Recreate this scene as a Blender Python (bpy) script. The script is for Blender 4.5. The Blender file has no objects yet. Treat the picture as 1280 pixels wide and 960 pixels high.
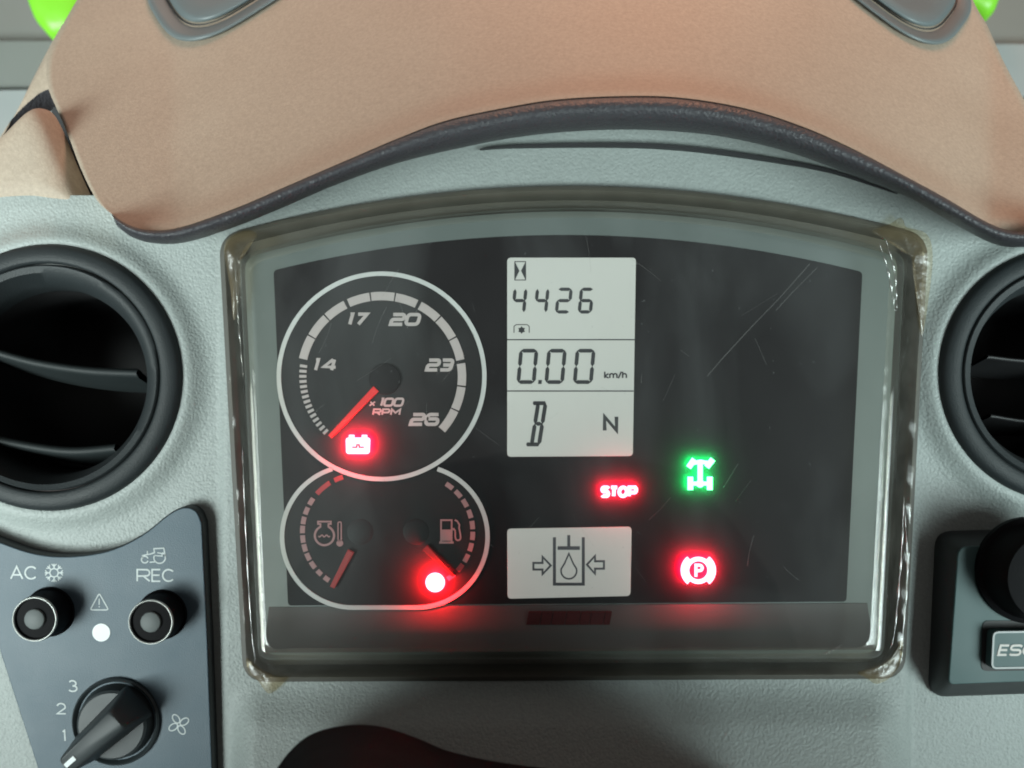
import bpy, bmesh, math, random
from mathutils import Vector, noise as mnoise
R = math.radians
random.seed(7)
sc = bpy.context.scene
COL = sc.collection

# ------------------------------------------------------------------ camera, world, lamps
D = 0.36          # metres from lens to the dashboard face (the plane y = 0)
S = 0.0003        # metres per photo pixel on that face
cam = bpy.data.cameras.new('camera'); camo = bpy.data.objects.new('camera', cam); COL.objects.link(camo)
camo.location = (0, -D, 0); camo.rotation_euler = (R(90), 0, 0)
cam.sensor_width = 36; cam.lens = 36 * D / (1280 * S); cam.clip_start = 0.01; cam.clip_end = 50
cam.dof.use_dof = True; cam.dof.focus_distance = D; cam.dof.aperture_fstop = 9.0
sc.camera = camo

wd = bpy.data.worlds.new('World'); sc.world = wd; wd.use_nodes = True
bg = wd.node_tree.nodes['Background']; bg.inputs[0].default_value = (1.0, 0.93, 0.88, 1); bg.inputs[1].default_value = 0.15

def area(name, loc, target, sx, sy, power, col, spread=180):
    l = bpy.data.lights.new(name, 'AREA'); l.shape = 'RECTANGLE'; l.size = sx; l.size_y = sy
    l.energy = power; l.color = col; l.spread = R(spread)
    o = bpy.data.objects.new(name, l); COL.objects.link(o); o.location = loc
    o.rotation_euler = (Vector(target) - Vector(loc)).to_track_quat('-Z', 'Y').to_euler()
    return o
area('door_window_light_left', (-0.55, -0.55, -0.19), (-0.28, 0, 0.06), 0.34, 0.38, 1.52, (0.88, 1.0, 0.97), 58)
area('door_window_light_right', (0.57, -0.55, -0.19), (0.28, 0, 0.06), 0.32, 0.38, 1.15, (0.83, 1.0, 0.98), 58)
area('windscreen_light', (0.02, 0.08, 0.80), (0, 0.05, 0.1), 1.0, 0.4, 1.7, (1.0, 0.88, 0.78))
area('warm_cowl_fill', (0.10, -0.03, 0.52), (0.06, 0.03, 0.12), 0.18, 0.16, 1.05, (1.0, 0.36, 0.17))  # added warm lamp without a real source, tints the cowl centre

sc.view_settings.view_transform = 'Standard'; sc.view_settings.look = 'None'
sc.view_settings.exposure = 0; sc.view_settings.gamma = 1; sc.view_settings.use_curve_mapping = False
sc.render.engine = 'CYCLES'
sc.cycles.use_denoising = True; sc.cycles.filter_width = 1.9
sc.cycles.max_bounces = 7; sc.cycles.transparent_max_bounces = 10
sc.cycles.caustics_reflective = False; sc.cycles.caustics_refractive = False

# ------------------------------------------------------------------ helpers
def W(px, py, y=0.0):
    f = (D + y) / D
    return Vector(((px - 640) * S * f, y, (480 - py) * S * f))
def xz(pts, y=0.0):
    return [(W(a, b, y).x, W(a, b, y).z) for a, b in pts]
ORG = {}
def obj(name, verts, faces, mat, parent=None, smooth=False, smooth_angle=None):
    me = bpy.data.meshes.new(name)
    vs = [Vector(v) for v in verts]
    mn = Vector((min(v.x for v in vs), min(v.y for v in vs), min(v.z for v in vs)))
    mx = Vector((max(v.x for v in vs), max(v.y for v in vs), max(v.z for v in vs)))
    c = (mn + mx) / 2
    me.from_pydata([v - c for v in vs], [], faces); me.update()
    bm = bmesh.new(); bm.from_mesh(me); bmesh.ops.recalc_face_normals(bm, faces=bm.faces[:]); bm.to_mesh(me); bm.free()
    me.materials.append(mat)
    if smooth:
        for p in me.polygons: p.use_smooth = True
        if smooth_angle: me.set_sharp_from_angle(angle=R(smooth_angle))
    o = bpy.data.objects.new(name, me); COL.objects.link(o)
    if parent:
        o.parent = parent; o.location = c - ORG[parent.name]
    else: o.location = c
    ORG[o.name] = c
    return o
def thing(name, loc, label, cat, group=None):
    o = bpy.data.objects.new(name, None); COL.objects.link(o); o.location = loc; o.empty_display_size = 0.02
    ORG[o.name] = Vector(loc); o['label'] = label; o['category'] = cat
    if group: o['group'] = group
    return o
def tag(o, label, cat, group=None):
    o['label'] = label; o['category'] = cat
    if group: o['group'] = group
    return o

class MB:
    def __init__(s): s.v = []; s.f = []
    def add(s, v, f):
        n = len(s.v); s.v += [tuple(a) for a in v]; s.f += [tuple(i + n for i in q) for q in f]; return s
    def build(s, name, mat, parent=None, smooth=False, ang=None): return obj(name, s.v, s.f, mat, parent, smooth, ang)
def loft(rings, closed=True, cap0=False, cap1=False):
    n = len(rings[0]); v = [p for r in rings for p in r]; f = []
    for i in range(len(rings) - 1):
        for j in range(n if closed else n - 1):
            k = (j + 1) % n
            f.append((i*n + j, i*n + k, (i+1)*n + k, (i+1)*n + j))
    if cap0: f.append(tuple(range(n)))
    if cap1: f.append(tuple(range((len(rings)-1)*n, len(rings)*n)))
    return v, f
def area2(p): return sum(p[i-1][0]*p[i][1] - p[i][0]*p[i-1][1] for i in range(len(p))) / 2
def offset(p, d):                       # inset (d > 0) of a closed 2-D outline
    s = 1 if area2(p) > 0 else -1; out = []; n = len(p)
    for i in range(n):
        a, b, c = Vector(p[i-1]), Vector(p[i]), Vector(p[(i+1) % n])
        e1 = (b - a); e2 = (c - b)
        if e1.length < 1e-9 or e2.length < 1e-9: out.append(tuple(b)); continue
        e1.normalize(); e2.normalize()
        n1 = Vector((-e1.y, e1.x)) * s; n2 = Vector((-e2.y, e2.x)) * s
        m = n1 + n2
        if m.length < 1e-6: m = n1.copy()
        m.normalize(); k = d / max(0.35, m.dot(n1))
        out.append((b.x + m.x*k, b.y + m.y*k))
    return out
def ring3(p2, y): return [(a, y, b) for a, b in p2]
def prism(p2, yf, yb, bev=0.0, seg=3):
    rings = [ring3(p2, yb)]
    if bev > 0:
        for k in range(seg + 1):
            a = k / seg * math.pi / 2
            rings.append(ring3(offset(p2, bev * (1 - math.cos(a))) if k else p2, yf + bev * (1 - math.sin(a))))
    else: rings.append(ring3(p2, yf))
    return loft(rings, True, BACK, True)
def rounded(pts, rad, n=5):             # round the corners of a polygon given in pixels
    out = []; m = len(pts)
    for i in range(m):
        a, b, c = Vector(pts[i-1]), Vector(pts[i]), Vector(pts[(i+1) % m])
        r = rad[i] if isinstance(rad, (list, tuple)) else rad
        r = min(r, (a-b).length*0.49, (c-b).length*0.49)
        p0 = b + (a-b).normalized()*r; p1 = b + (c-b).normalized()*r
        for k in range(n + 1):
            t = k / n; q = p0*(1-t)**2 + b*2*t*(1-t) + p1*t*t
            out.append((q.x, q.y))
    return out
def smooth_path(pts, n=8, closed=False):   # Catmull-Rom through the points
    P = [Vector(p) for p in pts]; m = len(P); out = []
    rng = range(m) if closed else range(m - 1)
    for i in rng:
        g = (lambda k: P[k % m]) if closed else (lambda k: P[max(0, min(m-1, k))])
        p0, p1, p2, p3 = g(i-1), g(i), g(i+1), g(i+2)
        for k in range(n):
            t = k / n
            q = 0.5*((2*p1) + (p2-p0)*t + (2*p0-5*p1+4*p2-p3)*t*t + (3*p1-p0-3*p2+p3)*t**3)
            out.append(tuple(q))
    if not closed: out.append(tuple(P[-1]))
    return out
def resample(pts, n):
    P = [Vector(p) for p in pts]; L = [0]
    for i in range(1, len(P)): L.append(L[-1] + (P[i]-P[i-1]).length)
    out = []; j = 0
    for k in range(n):
        t = L[-1]*k/(n-1)
        while j < len(L)-2 and L[j+1] < t: j += 1
        d = L[j+1]-L[j]; f = (t-L[j])/d if d > 0 else 0
        out.append(tuple(P[j].lerp(P[j+1], min(1, max(0, f)))))
    return out
BACK = False
def ribbon(path, w, yf, th, closed=False, mb=None):    # flat stroke of width w (2-D world path) with real thickness
    mb = mb or MB(); path = [p for i, p in enumerate(path) if (i == 0 and not closed) or (Vector(p)-Vector(path[i-1])).length > 1e-6]; n = len(path); Lp = []; Rp = []
    for i in range(n):
        b = Vector(path[i])
        a = Vector(path[i-1]) if (i > 0 or closed) else None
        c = Vector(path[(i+1) % n]) if (i < n-1 or closed) else None
        e1 = (b-a).normalized() if a is not None else (c-b).normalized()
        e2 = (c-b).normalized() if c is not None else e1
        n1 = Vector((-e1.y, e1.x)); n2 = Vector((-e2.y, e2.x)); m = n1+n2
        if m.length < 1e-6: m = n1.copy()
        m.normalize(); k = (w/2)/max(0.45, m.dot(n1))
        Lp.append((b.x+m.x*k, b.y+m.y*k)); Rp.append((b.x-m.x*k, b.y-m.y*k))
    v = ring3(Lp, yf)+ring3(Rp, yf)+ring3(Lp, yf+th)+ring3(Rp, yf+th); f = []
    for i in range(n if closed else n-1):
        j = (i+1) % n
        f += [(i, j, n+j, n+i), (2*n+i, 2*n+j, j, i), (n+i, n+j, 3*n+j, 3*n+i)]
    if BACK: f += [(2*n+i, 3*n+i, 3*n+(i+1) % n, 2*n+(i+1) % n) for i in range(n if closed else n-1)]
    if not closed: f += [(0, n, 3*n, 2*n), (n-1, 2*n-1, 4*n-1, 3*n-1)]
    return mb.add(v, f)
def arc(cx, cy, r, a0, a1, n=16, ry=None):
    ry = r if ry is None else ry
    return [(cx + r*math.cos(R(a0+(a1-a0)*k/n)), cy + ry*math.sin(R(a0+(a1-a0)*k/n))) for k in range(n+1)]
def parc(cx, cy, r, a0, a1, n=16, ry=None):   # the same in pixel space (y down)
    return [(x, 2*cy - y) for x, y in arc(cx, cy, r, a0, a1, n, ry)]
def circ(cx, cy, r, n=48, ry=None): return parc(cx, cy, r, 0, 360, n, ry)[:-1]
def lathe(cx, cy, prof, yref=0.0, n=72):      # profile [(radius px, y, dx, dy)] round a pixel centre on plane yref
    c = W(cx, cy, yref); f = (D + yref)/D*S; rings = []
    for p in prof:
        r, y = p[0]*f, p[1]; dx = (p[2] if len(p) > 2 else 0)*f; dz = -(p[3] if len(p) > 3 else 0)*f
        rings.append([(c.x+dx+r*math.cos(2*math.pi*k/n), y, c.z+dz+r*math.sin(2*math.pi*k/n)) for k in range(n)])
    return rings
def lit(o, back):                       # the rear of a lamp plate carries the diffuser light that spills on to the dial face
    o.data.materials.append(back)
    for p in o.data.polygons: p.material_index = 1 if p.normal.y > 0.6 else 0
    return o
def px_ribbon(pts, wpx, y, th, closed=False, mb=None, lift=0.0):
    return ribbon(xz(pts, y), wpx*S*(D+y)/D, y-lift, th, closed, mb)
def px_plate(pts, y, th, bev=0.0, mb=None):
    v, f = prism(xz(pts, y), y, y+th, bev); mb = mb or MB(); return mb.add(v, f)

# ------------------------------------------------------------------ materials
def mat(name, col, rough=0.5, metal=0.0, grain=0.0, gscale=1500, var=0.06, vscale=60, spec=0.5, emit=None, estr=0.0, coat=0.0, cell=False, speck=0.0, hue=(1, 1, 1)):
    m = bpy.data.materials.new(name); m.use_nodes = True; nt = m.node_tree; N = nt.nodes; L = nt.links
    b = N['Principled BSDF']; b.inputs['Roughness'].default_value = rough; b.inputs['Metallic'].default_value = metal
    b.inputs['Specular IOR Level'].default_value = spec; b.inputs['Coat Weight'].default_value = coat
    tc = N.new('ShaderNodeTexCoord')
    nz = N.new('ShaderNodeTexNoise'); nz.inputs['Scale'].default_value = vscale; nz.inputs['Detail'].default_value = 5
    L.new(tc.outputs['Object'], nz.inputs['Vector'])
    mx = N.new('ShaderNodeMix'); mx.data_type = 'RGBA'
    mx.inputs[6].default_value = (*[c*(1-var)*k for c, k in zip(col, hue)], 1); mx.inputs[7].default_value = (*[min(1, c*(1+var)) for c in col], 1)
    L.new(nz.outputs['Fac'], mx.inputs[0]); csrc = mx.outputs[2]
    if speck > 0:                       # fine dust and grain mottling
        n2 = N.new('ShaderNodeTexNoise'); n2.inputs['Scale'].default_value = 700; n2.inputs['Detail'].default_value = 6; n2.inputs['Roughness'].default_value = 0.7
        L.new(tc.outputs['Object'], n2.inputs['Vector'])
        r2 = N.new('ShaderNodeMapRange'); r2.inputs[1].default_value = 0.3; r2.inputs[2].default_value = 0.7; r2.inputs[3].default_value = 1-speck; r2.inputs[4].default_value = 1+speck
        L.new(n2.outputs['Fac'], r2.inputs[0])
        m2 = N.new('ShaderNodeVectorMath'); m2.operation = 'SCALE'; L.new(csrc, m2.inputs[0]); L.new(r2.outputs[0], m2.inputs['Scale']); csrc = m2.outputs[0]
    L.new(csrc, b.inputs['Base Color'])
    rm = N.new('ShaderNodeMapRange'); rm.inputs[3].default_value = max(0.02, rough-0.08); rm.inputs[4].default_value = min(1, rough+0.08)
    L.new(nz.outputs['Fac'], rm.inputs[0]); L.new(rm.outputs[0], b.inputs['Roughness'])
    if grain > 0:
        g = N.new('ShaderNodeTexNoise'); g.inputs['Scale'].default_value = gscale; g.inputs['Detail'].default_value = 2
        L.new(tc.outputs['Object'], g.inputs['Vector']); src = g.outputs['Fac']
        if cell:
            vo = N.new('ShaderNodeTexVoronoi'); vo.inputs['Scale'].default_value = gscale*0.8; vo.feature = 'SMOOTH_F1'
            L.new(tc.outputs['Object'], vo.inputs['Vector'])
            ad = N.new('ShaderNodeMath'); ad.operation = 'ADD'; L.new(g.outputs['Fac'], ad.inputs[0]); L.new(vo.outputs['Distance'], ad.inputs[1]); src = ad.outputs[0]
        bp = N.new('ShaderNodeBump'); bp.inputs['Strength'].default_value = grain; bp.inputs['Distance'].default_value = 0.0004
        L.new(src, bp.inputs['Height']); L.new(bp.outputs['Normal'], b.inputs['Normal'])
    if emit:
        b.inputs['Emission Color'].default_value = (*emit, 1); b.inputs['Emission Strength'].default_value = estr
    return m
def clear_mat(name, tint=(0.97, 0.98, 0.97), f0=0.05, rough=0.03, haze=0.0, hazecol=(0.6, 0.6, 0.58), wrinkle=0.0, wscale=60, fmax=0.9, sheen_smear=0.0):
    m = bpy.data.materials.new(name); m.use_nodes = True; nt = m.node_tree; N = nt.nodes; L = nt.links
    N.remove(N['Principled BSDF']); out = N['Material Output']
    tr = N.new('ShaderNodeBsdfTransparent'); tr.inputs[0].default_value = (*tint, 1)
    gl = N.new('ShaderNodeBsdfGlossy'); gl.inputs['Roughness'].default_value = rough; gl.inputs[0].default_value = (1, 1, 1, 1)
    lw = N.new('ShaderNodeLayerWeight'); lw.inputs[0].default_value = 0.5
    pw = N.new('ShaderNodeMath'); pw.operation = 'POWER'; pw.inputs[1].default_value = 4.0; L.new(lw.outputs['Facing'], pw.inputs[0])
    mr = N.new('ShaderNodeMapRange'); mr.inputs[3].default_value = f0; mr.inputs[4].default_value = fmax; L.new(pw.outputs[0], mr.inputs[0])
    ms = N.new('ShaderNodeMixShader'); L.new(mr.outputs[0], ms.inputs[0]); L.new(tr.outputs[0], ms.inputs[1]); L.new(gl.outputs[0], ms.inputs[2])
    last = ms.outputs[0]; tc = N.new('ShaderNodeTexCoord')
    if wrinkle > 0:
        w = N.new('ShaderNodeTexNoise'); w.inputs['Scale'].default_value = wscale; w.inputs['Detail'].default_value = 3; L.new(tc.outputs['Object'], w.inputs['Vector'])
        bp = N.new('ShaderNodeBump'); bp.inputs['Strength'].default_value = wrinkle; bp.inputs['Distance'].default_value = 0.002
        L.new(w.outputs['Fac'], bp.inputs['Height']); L.new(bp.outputs['Normal'], gl.inputs['Normal'])
    if haze > 0:
        di = N.new('ShaderNodeBsdfDiffuse'); di.inputs[0].default_value = (*hazecol, 1)
        nz = N.new('ShaderNodeTexNoise'); nz.inputs['Scale'].default_value = 35; nz.inputs['Detail'].default_value = 8; nz.inputs['Roughness'].default_value = 0.65
        L.new(tc.outputs['Object'], nz.inputs['Vector'])
        hr = N.new('ShaderNodeMapRange'); hr.inputs[1].default_value = 0.35; hr.inputs[2].default_value = 0.75; hr.inputs[3].default_value = haze*0.35; hr.inputs[4].default_value = haze*1.6
        L.new(nz.outputs['Fac'], hr.inputs[0])
        m2 = N.new('ShaderNodeMixShader'); L.new(hr.outputs[0], m2.inputs[0]); L.new(last, m2.inputs[1]); L.new(di.outputs[0], m2.inputs[2]); last = m2.outputs[0]
    if sheen_smear > 0:                       # broad smears painted for hazy reflections, plus fine dust specks
        di2 = N.new('ShaderNodeBsdfDiffuse'); di2.inputs[0].default_value = (0.5, 0.53, 0.53, 1)
        mp = N.new('ShaderNodeMapping'); mp.inputs['Rotation'].default_value = (0, 0.7, 0); mp.inputs['Scale'].default_value = (1, 1, 0.4); L.new(tc.outputs['Object'], mp.inputs[0])
        s1 = N.new('ShaderNodeTexNoise'); s1.inputs['Scale'].default_value = 22; s1.inputs['Detail'].default_value = 4; s1.inputs['Distortion'].default_value = 0.6; L.new(mp.outputs[0], s1.inputs['Vector'])
        sr = N.new('ShaderNodeMapRange'); sr.inputs[1].default_value = 0.42; sr.inputs[2].default_value = 0.72; sr.inputs[3].default_value = 0; sr.inputs[4].default_value = sheen_smear; L.new(s1.outputs['Fac'], sr.inputs[0])
        vd = N.new('ShaderNodeTexNoise'); vd.inputs['Scale'].default_value = 900; vd.inputs['Detail'].default_value = 1; L.new(tc.outputs['Object'], vd.inputs['Vector'])
        vr = N.new('ShaderNodeMapRange'); vr.inputs[1].default_value = 0.76; vr.inputs[2].default_value = 0.80; vr.inputs[3].default_value = 0; vr.inputs[4].default_value = 0.10; L.new(vd.outputs['Fac'], vr.inputs[0])
        sa = N.new('ShaderNodeMath'); sa.operation = 'ADD'; L.new(sr.outputs[0], sa.inputs[0]); L.new(vr.outputs[0], sa.inputs[1])
        m3 = N.new('ShaderNodeMixShader'); L.new(sa.outputs[0], m3.inputs[0]); L.new(last, m3.inputs[1]); L.new(di2.outputs[0], m3.inputs[2]); last = m3.outputs[0]
    L.new(last, out.inputs['Surface'])
    return m
M = {}
M['dash'] = mat('dash_grey_plastic', (0.29, 0.325, 0.315), 0.55, grain=0.5, gscale=1200, var=0.12, vscale=14, cell=True, speck=0.10)
M['beige'] = mat('beige_plastic', (0.355, 0.298, 0.236), 0.66, grain=0.36, gscale=1300, var=0.14, vscale=16, speck=0.14, hue=(1.05, 0.97, 0.93))
M['trim'] = mat('charcoal_trim', (0.045, 0.045, 0.052), 0.48, grain=0.8, gscale=1100, var=0.15, vscale=120, cell=True)
M['ring'] = mat('vent_black_plastic', (0.020, 0.025, 0.027), 0.55, grain=0.35, gscale=1800, var=0.2, vscale=90, spec=0.3)
M['black'] = mat('black_plastic', (0.008, 0.008, 0.009), 0.6, var=0.2)
M['vane'] = mat('vane_plastic', (0.016, 0.021, 0.022), 0.6, var=0.15, spec=0.3)
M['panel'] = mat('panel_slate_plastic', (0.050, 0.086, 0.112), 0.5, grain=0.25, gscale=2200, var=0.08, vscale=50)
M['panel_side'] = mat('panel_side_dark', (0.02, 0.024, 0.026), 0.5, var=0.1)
M['print'] = mat('pale_print', (0.50, 0.55, 0.55), 0.6, var=0.28, vscale=420)
M['print_dial'] = mat('dial_print', (0.43, 0.38, 0.37), 0.6, var=0.06, vscale=300)
M['print_ring'] = mat('dial_ring_print', (0.52, 0.53, 0.52), 0.5, var=0.05, vscale=200)
M['print_glow_tint'] = mat('dial_print_glow_tint', (0.34, 0.19, 0.19), 0.6, var=0.08, vscale=300)  # red glow of the lamps put into the print colour
M['print_red'] = mat('red_print', (0.34, 0.03, 0.035), 0.6, var=0.1)
M['face'] = mat('dial_face_black', (0.006, 0.006, 0.0075), 0.55, var=0.12, vscale=40, spec=0.2)
M['dial'] = mat('dial_face_charcoal', (0.018, 0.019, 0.020), 0.55, var=0.1, vscale=40, spec=0.2)
M['frame'] = mat('cluster_frame_grey', (0.125, 0.15, 0.145), 0.55, var=0.06, vscale=30)
M['ledge'] = mat('lower_ledge_dark', (0.085, 0.082, 0.080), 0.5, var=0.15, vscale=40, spec=0.3)
M['channel'] = mat('channel_olive_grey', (0.07, 0.068, 0.058), 0.55, var=0.2, vscale=50)
M['needle'] = mat('needle_red', (0.5, 0.012, 0.012), 0.5, var=0.05, emit=(1, 0.012, 0.015), estr=0.30)
M['hub'] = mat('needle_hub', (0.009, 0.008, 0.009), 0.7, var=0.1, spec=0.08)
M['needle_dim'] = mat('needle_red_dim', (0.20, 0.012, 0.012), 0.5, var=0.05, emit=(1, 0.012, 0.015), estr=0.08)
M['lcd'] = mat('lcd_screen', (0.30, 0.32, 0.30), 0.35, var=0.02, vscale=20, emit=(0.97, 1.0, 0.93), estr=0.26)
M['lcd_ink'] = mat('lcd_ink', (0.025, 0.028, 0.032), 0.5, var=0.05)
M['lcd_grey'] = mat('lcd_grey_ink', (0.10, 0.115, 0.13), 0.5, var=0.05)
M['lamp_red'] = mat('lamp_red_lit', (0.3, 0.02, 0.02), 0.5, var=0, emit=(1, 0.16, 0.22), estr=9)
M['spill_red'] = mat('lamp_red_diffuser', (0.3, 0.02, 0.02), 0.5, var=0, emit=(1, 0.004, 0.03), estr=430)
M['spill_hot'] = mat('lamp_red_hot_diffuser', (0.3, 0.02, 0.02), 0.5, var=0, emit=(1, 0.003, 0.008), estr=1000)
M['spill_green'] = mat('lamp_green_diffuser', (0.02, 0.3, 0.06), 0.5, var=0, emit=(0.0, 1, 0.16), estr=200)
M['lamp_red_hot'] = mat('lamp_red_hot', (0.3, 0.02, 0.02), 0.5, var=0, emit=(1, 0.16, 0.22), estr=10)
M['lamp_green'] = mat('lamp_green_lit', (0.02, 0.3, 0.06), 0.5, var=0, emit=(0.14, 1, 0.35), estr=8)
M['clear'] = clear_mat('clear_cover', haze=0.006, f0=0.045, rough=0.05, sheen_smear=0.08, fmax=0.45)
M['film'] = clear_mat('plastic_film', tint=(0.95, 0.94, 0.90), f0=0.03, rough=0.12, haze=0.06, hazecol=(0.52, 0.50, 0.44), wrinkle=0.08, wscale=45, fmax=0.16)
M['crease'] = clear_mat('film_crease', tint=(0.95, 0.95, 0.93), f0=0.5, rough=0.27, fmax=0.8)
M['glue'] = clear_mat('aged_glue', tint=(0.93, 0.87, 0.74), f0=0.06, rough=0.3, haze=0.13, hazecol=(0.46, 0.36, 0.22), wrinkle=0.35, wscale=160, fmax=0.3)
M['scratch'] = clear_mat('scratch', f0=0.05, rough=0.3, haze=0.07, hazecol=(0.6, 0.6, 0.58))
M['metal'] = mat('worn_metal_rim', (0.45, 0.47, 0.45), 0.35, metal=0.6, var=0.15, vscale=200)
M['lens'] = mat('button_lens_grey', (0.10, 0.115, 0.115), 0.6, var=0.1)
M['white'] = mat('white_mark', (0.72, 0.78, 0.78), 0.5, var=0.03)
M['rubber'] = mat('black_rubber', (0.005, 0.005, 0.006), 0.6, grain=0.1, var=0.2, spec=0.08)
M['column'] = mat('column_black_plastic', (0.0045, 0.0045, 0.0055), 0.75, grain=0.15, var=0.15, spec=0.02)
M['badge'] = mat('badge_slate', (0.05, 0.095, 0.096), 0.5, var=0.06, spec=0.3)
M['lime'] = mat('lime_green_paint', (0.23, 0.72, 0.035), 0.4, grain=0.3, gscale=400, var=0.05)
M['sill'] = mat('sill_grey_plastic', (0.21, 0.225, 0.21), 0.6, grain=0.3, gscale=700, var=0.1, vscale=20)
M['sill_pale'] = mat('sill_pale_plastic', (0.34, 0.37, 0.37), 0.5, var=0.08, vscale=30)
M['defrost'] = mat('defroster_grey', (0.125, 0.15, 0.155), 0.45, var=0.08)
M['pale_blue'] = mat('defroster_pale_insert', (0.36, 0.42, 0.46), 0.5, var=0.05)
M['seam'] = mat('seam_dark', (0.02, 0.021, 0.023), 0.6, var=0.1)

# ------------------------------------------------------------------ dashboard panel (the surface everything sits in)
LIP_T = smooth_path([(140, 268), (160, 281), (190, 288), (230, 283), (300, 258), (360, 232), (425, 204), (500, 172), (560, 150), (640, 133), (700, 124), (780, 120), (850, 122), (930, 135), (1000, 157), (1060, 183), (1120, 214), (1180, 247), (1235, 279), (1270, 290), (1300, 286), (1330, 268)], 8)
def lip_at(px):
    for i in range(len(LIP_T)-1):
        if LIP_T[i][0] <= px <= LIP_T[i+1][0]:
            t = (px-LIP_T[i][0])/max(1e-6, LIP_T[i+1][0]-LIP_T[i][0]); return LIP_T[i][1]*(1-t)+LIP_T[i+1][1]*t
    return 275.0
LV = (68, 472, 163); RV = (1325, 468, 156)
def quad_outline(tl, tr, br, bl, sag, rad, n=40):
    top = [(tl[0]+(tr[0]-tl[0])*k/n, tl[1]+(tr[1]-tl[1])*k/n - sag*(1-(2*k/n-1)**2)) for k in range(n+1)]
    return rounded_mixed(top, br, bl, rad)
def rounded_mixed(top, br, bl, rad):
    r = rad; n = 6
    def corner(a, b, c):
        a, b, c = Vector(a), Vector(b), Vector(c)
        p0 = b+(a-b).normalized()*r; p1 = b+(c-b).normalized()*r
        return [tuple(p0*(1-t/n)**2 + b*2*(t/n)*(1-t/n) + p1*(t/n)**2) for t in range(n+1)]
    tl, tr = top[0], top[-1]
    inner = [p for p in top if (Vector(p)-Vector(tl)).length > r*1.15 and (Vector(p)-Vector(tr)).length > r*1.15]
    pts = corner(bl, tl, inner[0]) + inner + corner(inner[-1], tr, br) + corner(tr, br, bl) + corner(br, bl, tl)
    return pts
CL_OUT = quad_outline((283, 301), (1150, 301), (1121, 839), (313, 843), 60, 22)
CL_COV = quad_outline((302, 320), (1126, 318), (1099, 820), (326, 822), 58, 20)
CL_FACE = quad_outline((342, 338), (1078, 340), (1058, 752), (360, 757), 45, 5)
CLIM = smooth_path([(-60, 648), (-30, 664), (0, 677), (42, 691), (85, 695), (135, 688), (177, 668.5), (212, 641.5), (232, 633.5), (246, 639), (253, 654)], 5) + \
       [(256.5, 725), (260, 797), (263, 880), (266, 960), (268, 1040), (75, 1040), (46, 960), (0, 818), (-22, 752), (-60, 700)]
def inside(p, poly):
    c = False; x, y = p
    for i in range(len(poly)):
        x1, y1 = poly[i-1]; x2, y2 = poly[i]
        if (y1 > y) != (y2 > y) and x < (x2-x1)*(y-y1)/(y2-y1)+x1: c = not c
    return c
def sst(a, b, x):
    t = max(0, min(1, (x-a)/(b-a))); return t*t*(3-2*t)
def dash_y(px, py):
    y = 0.0
    t = (py-300)/540
    y -= 0.0016*sst(272, 284, px-30*t*0+0)*(1-sst(1128, 1142, px-0*t))*sst(230, 300, py)
    for cx, cy, r in (LV, RV):
        d = math.hypot(px-cx, py-cy)
        y -= 0.0042*math.exp(-((d-r-6)/17)**2)
    y += 0.000012*max(0, 260-py)**1.2
    y -= 0.00012*max(0, min(200, py-838))*sst(838, 900, py)*sst(285, 330, px)*(1-sst(1080, 1140, px))
    return y
step = 4
xs = list(range(-100, 1384, step)); ys = list(range(84, 1064, step))
vid = {}; dv = []; df = []
cl_hole = [(p[0], p[1]) for p in offset(CL_OUT, -3)]
def dash_skip(px, py):
    if px < 150 and py < 246: return True
    if py < lip_at(min(1330, max(140, px))) - 35: return True
    for cx, cy, r in (LV, RV):
        if math.hypot(px-cx, py-cy) < r-7: return True
    return inside((px, py), cl_hole)
for j in range(len(ys)-1):
    for i in range(len(xs)-1):
        if dash_skip(xs[i]+step/2, ys[j]+step/2): continue
        q = []
        for a, b in ((i, j), (i+1, j), (i+1, j+1), (i, j+1)):
            if (a, b) not in vid:
                vid[(a, b)] = len(dv); p = W(xs[a], ys[b], 0); dv.append((p.x, dash_y(xs[a], ys[b]), p.z))
            q.append(vid[(a, b)])
        df.append(tuple(q))
dash = obj('dashboard_panel', dv, df, M['dash'], smooth=True); dash['kind'] = 'structure'
dash['label'] = 'grey grained plastic dashboard panel'
sp_ = resample(smooth_path([(600, 186), (640, 182.5), (760, 180.5), (850, 184), (950, 197), (1040, 214), (1122, 242)], 8), 60)
sw = [0.3+2.3*math.sin(math.pi*k/59)**0.6 for k in range(60)]
px_plate([(p[0], p[1]-w) for p, w in zip(sp_, sw)] + [(p[0], p[1]+w) for p, w in reversed(list(zip(sp_, sw)))], -0.0004, 0.003).build('seam', M['seam'], dash)  # dark strip put in for the shade of the open gap

# ------------------------------------------------------------------ background seen past the cowl
mb = MB()
px_plate([(-120, -90), (130, -90), (130, 58), (-120, 58)], 0.26, 0.02, 0.002, mb)
o = mb.build('cab_sill_upper', M['sill']); o['kind'] = 'structure'
o = px_plate(rounded([(-120, 50), (130, 50), (130, 108), (-120, 111)], 6), 0.245, 0.03, 0.0012).build('cab_sill_lower', M['sill']); o['kind'] = 'structure'
o = px_plate(rounded([(-120, 113), (150, 110), (150, 330), (-120, 330)], 6), 0.235, 0.03, 0.0012).build('cab_sill_ledge', M['sill_pale']); o['kind'] = 'structure'
o = px_plate([(1180, -90), (1420, -90), (1420, 60), (1180, 60)], 0.26, 0.02, 0.002).build('cab_sill_upper', M['sill']); o['kind'] = 'structure'
o = px_plate(rounded([(1200, 54), (1420, 54), (1420, 122), (1200, 120)], 6), 0.245, 0.03, 0.0012).build('cab_sill_lower', M['sill_pale']); o['kind'] = 'structure'
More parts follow.
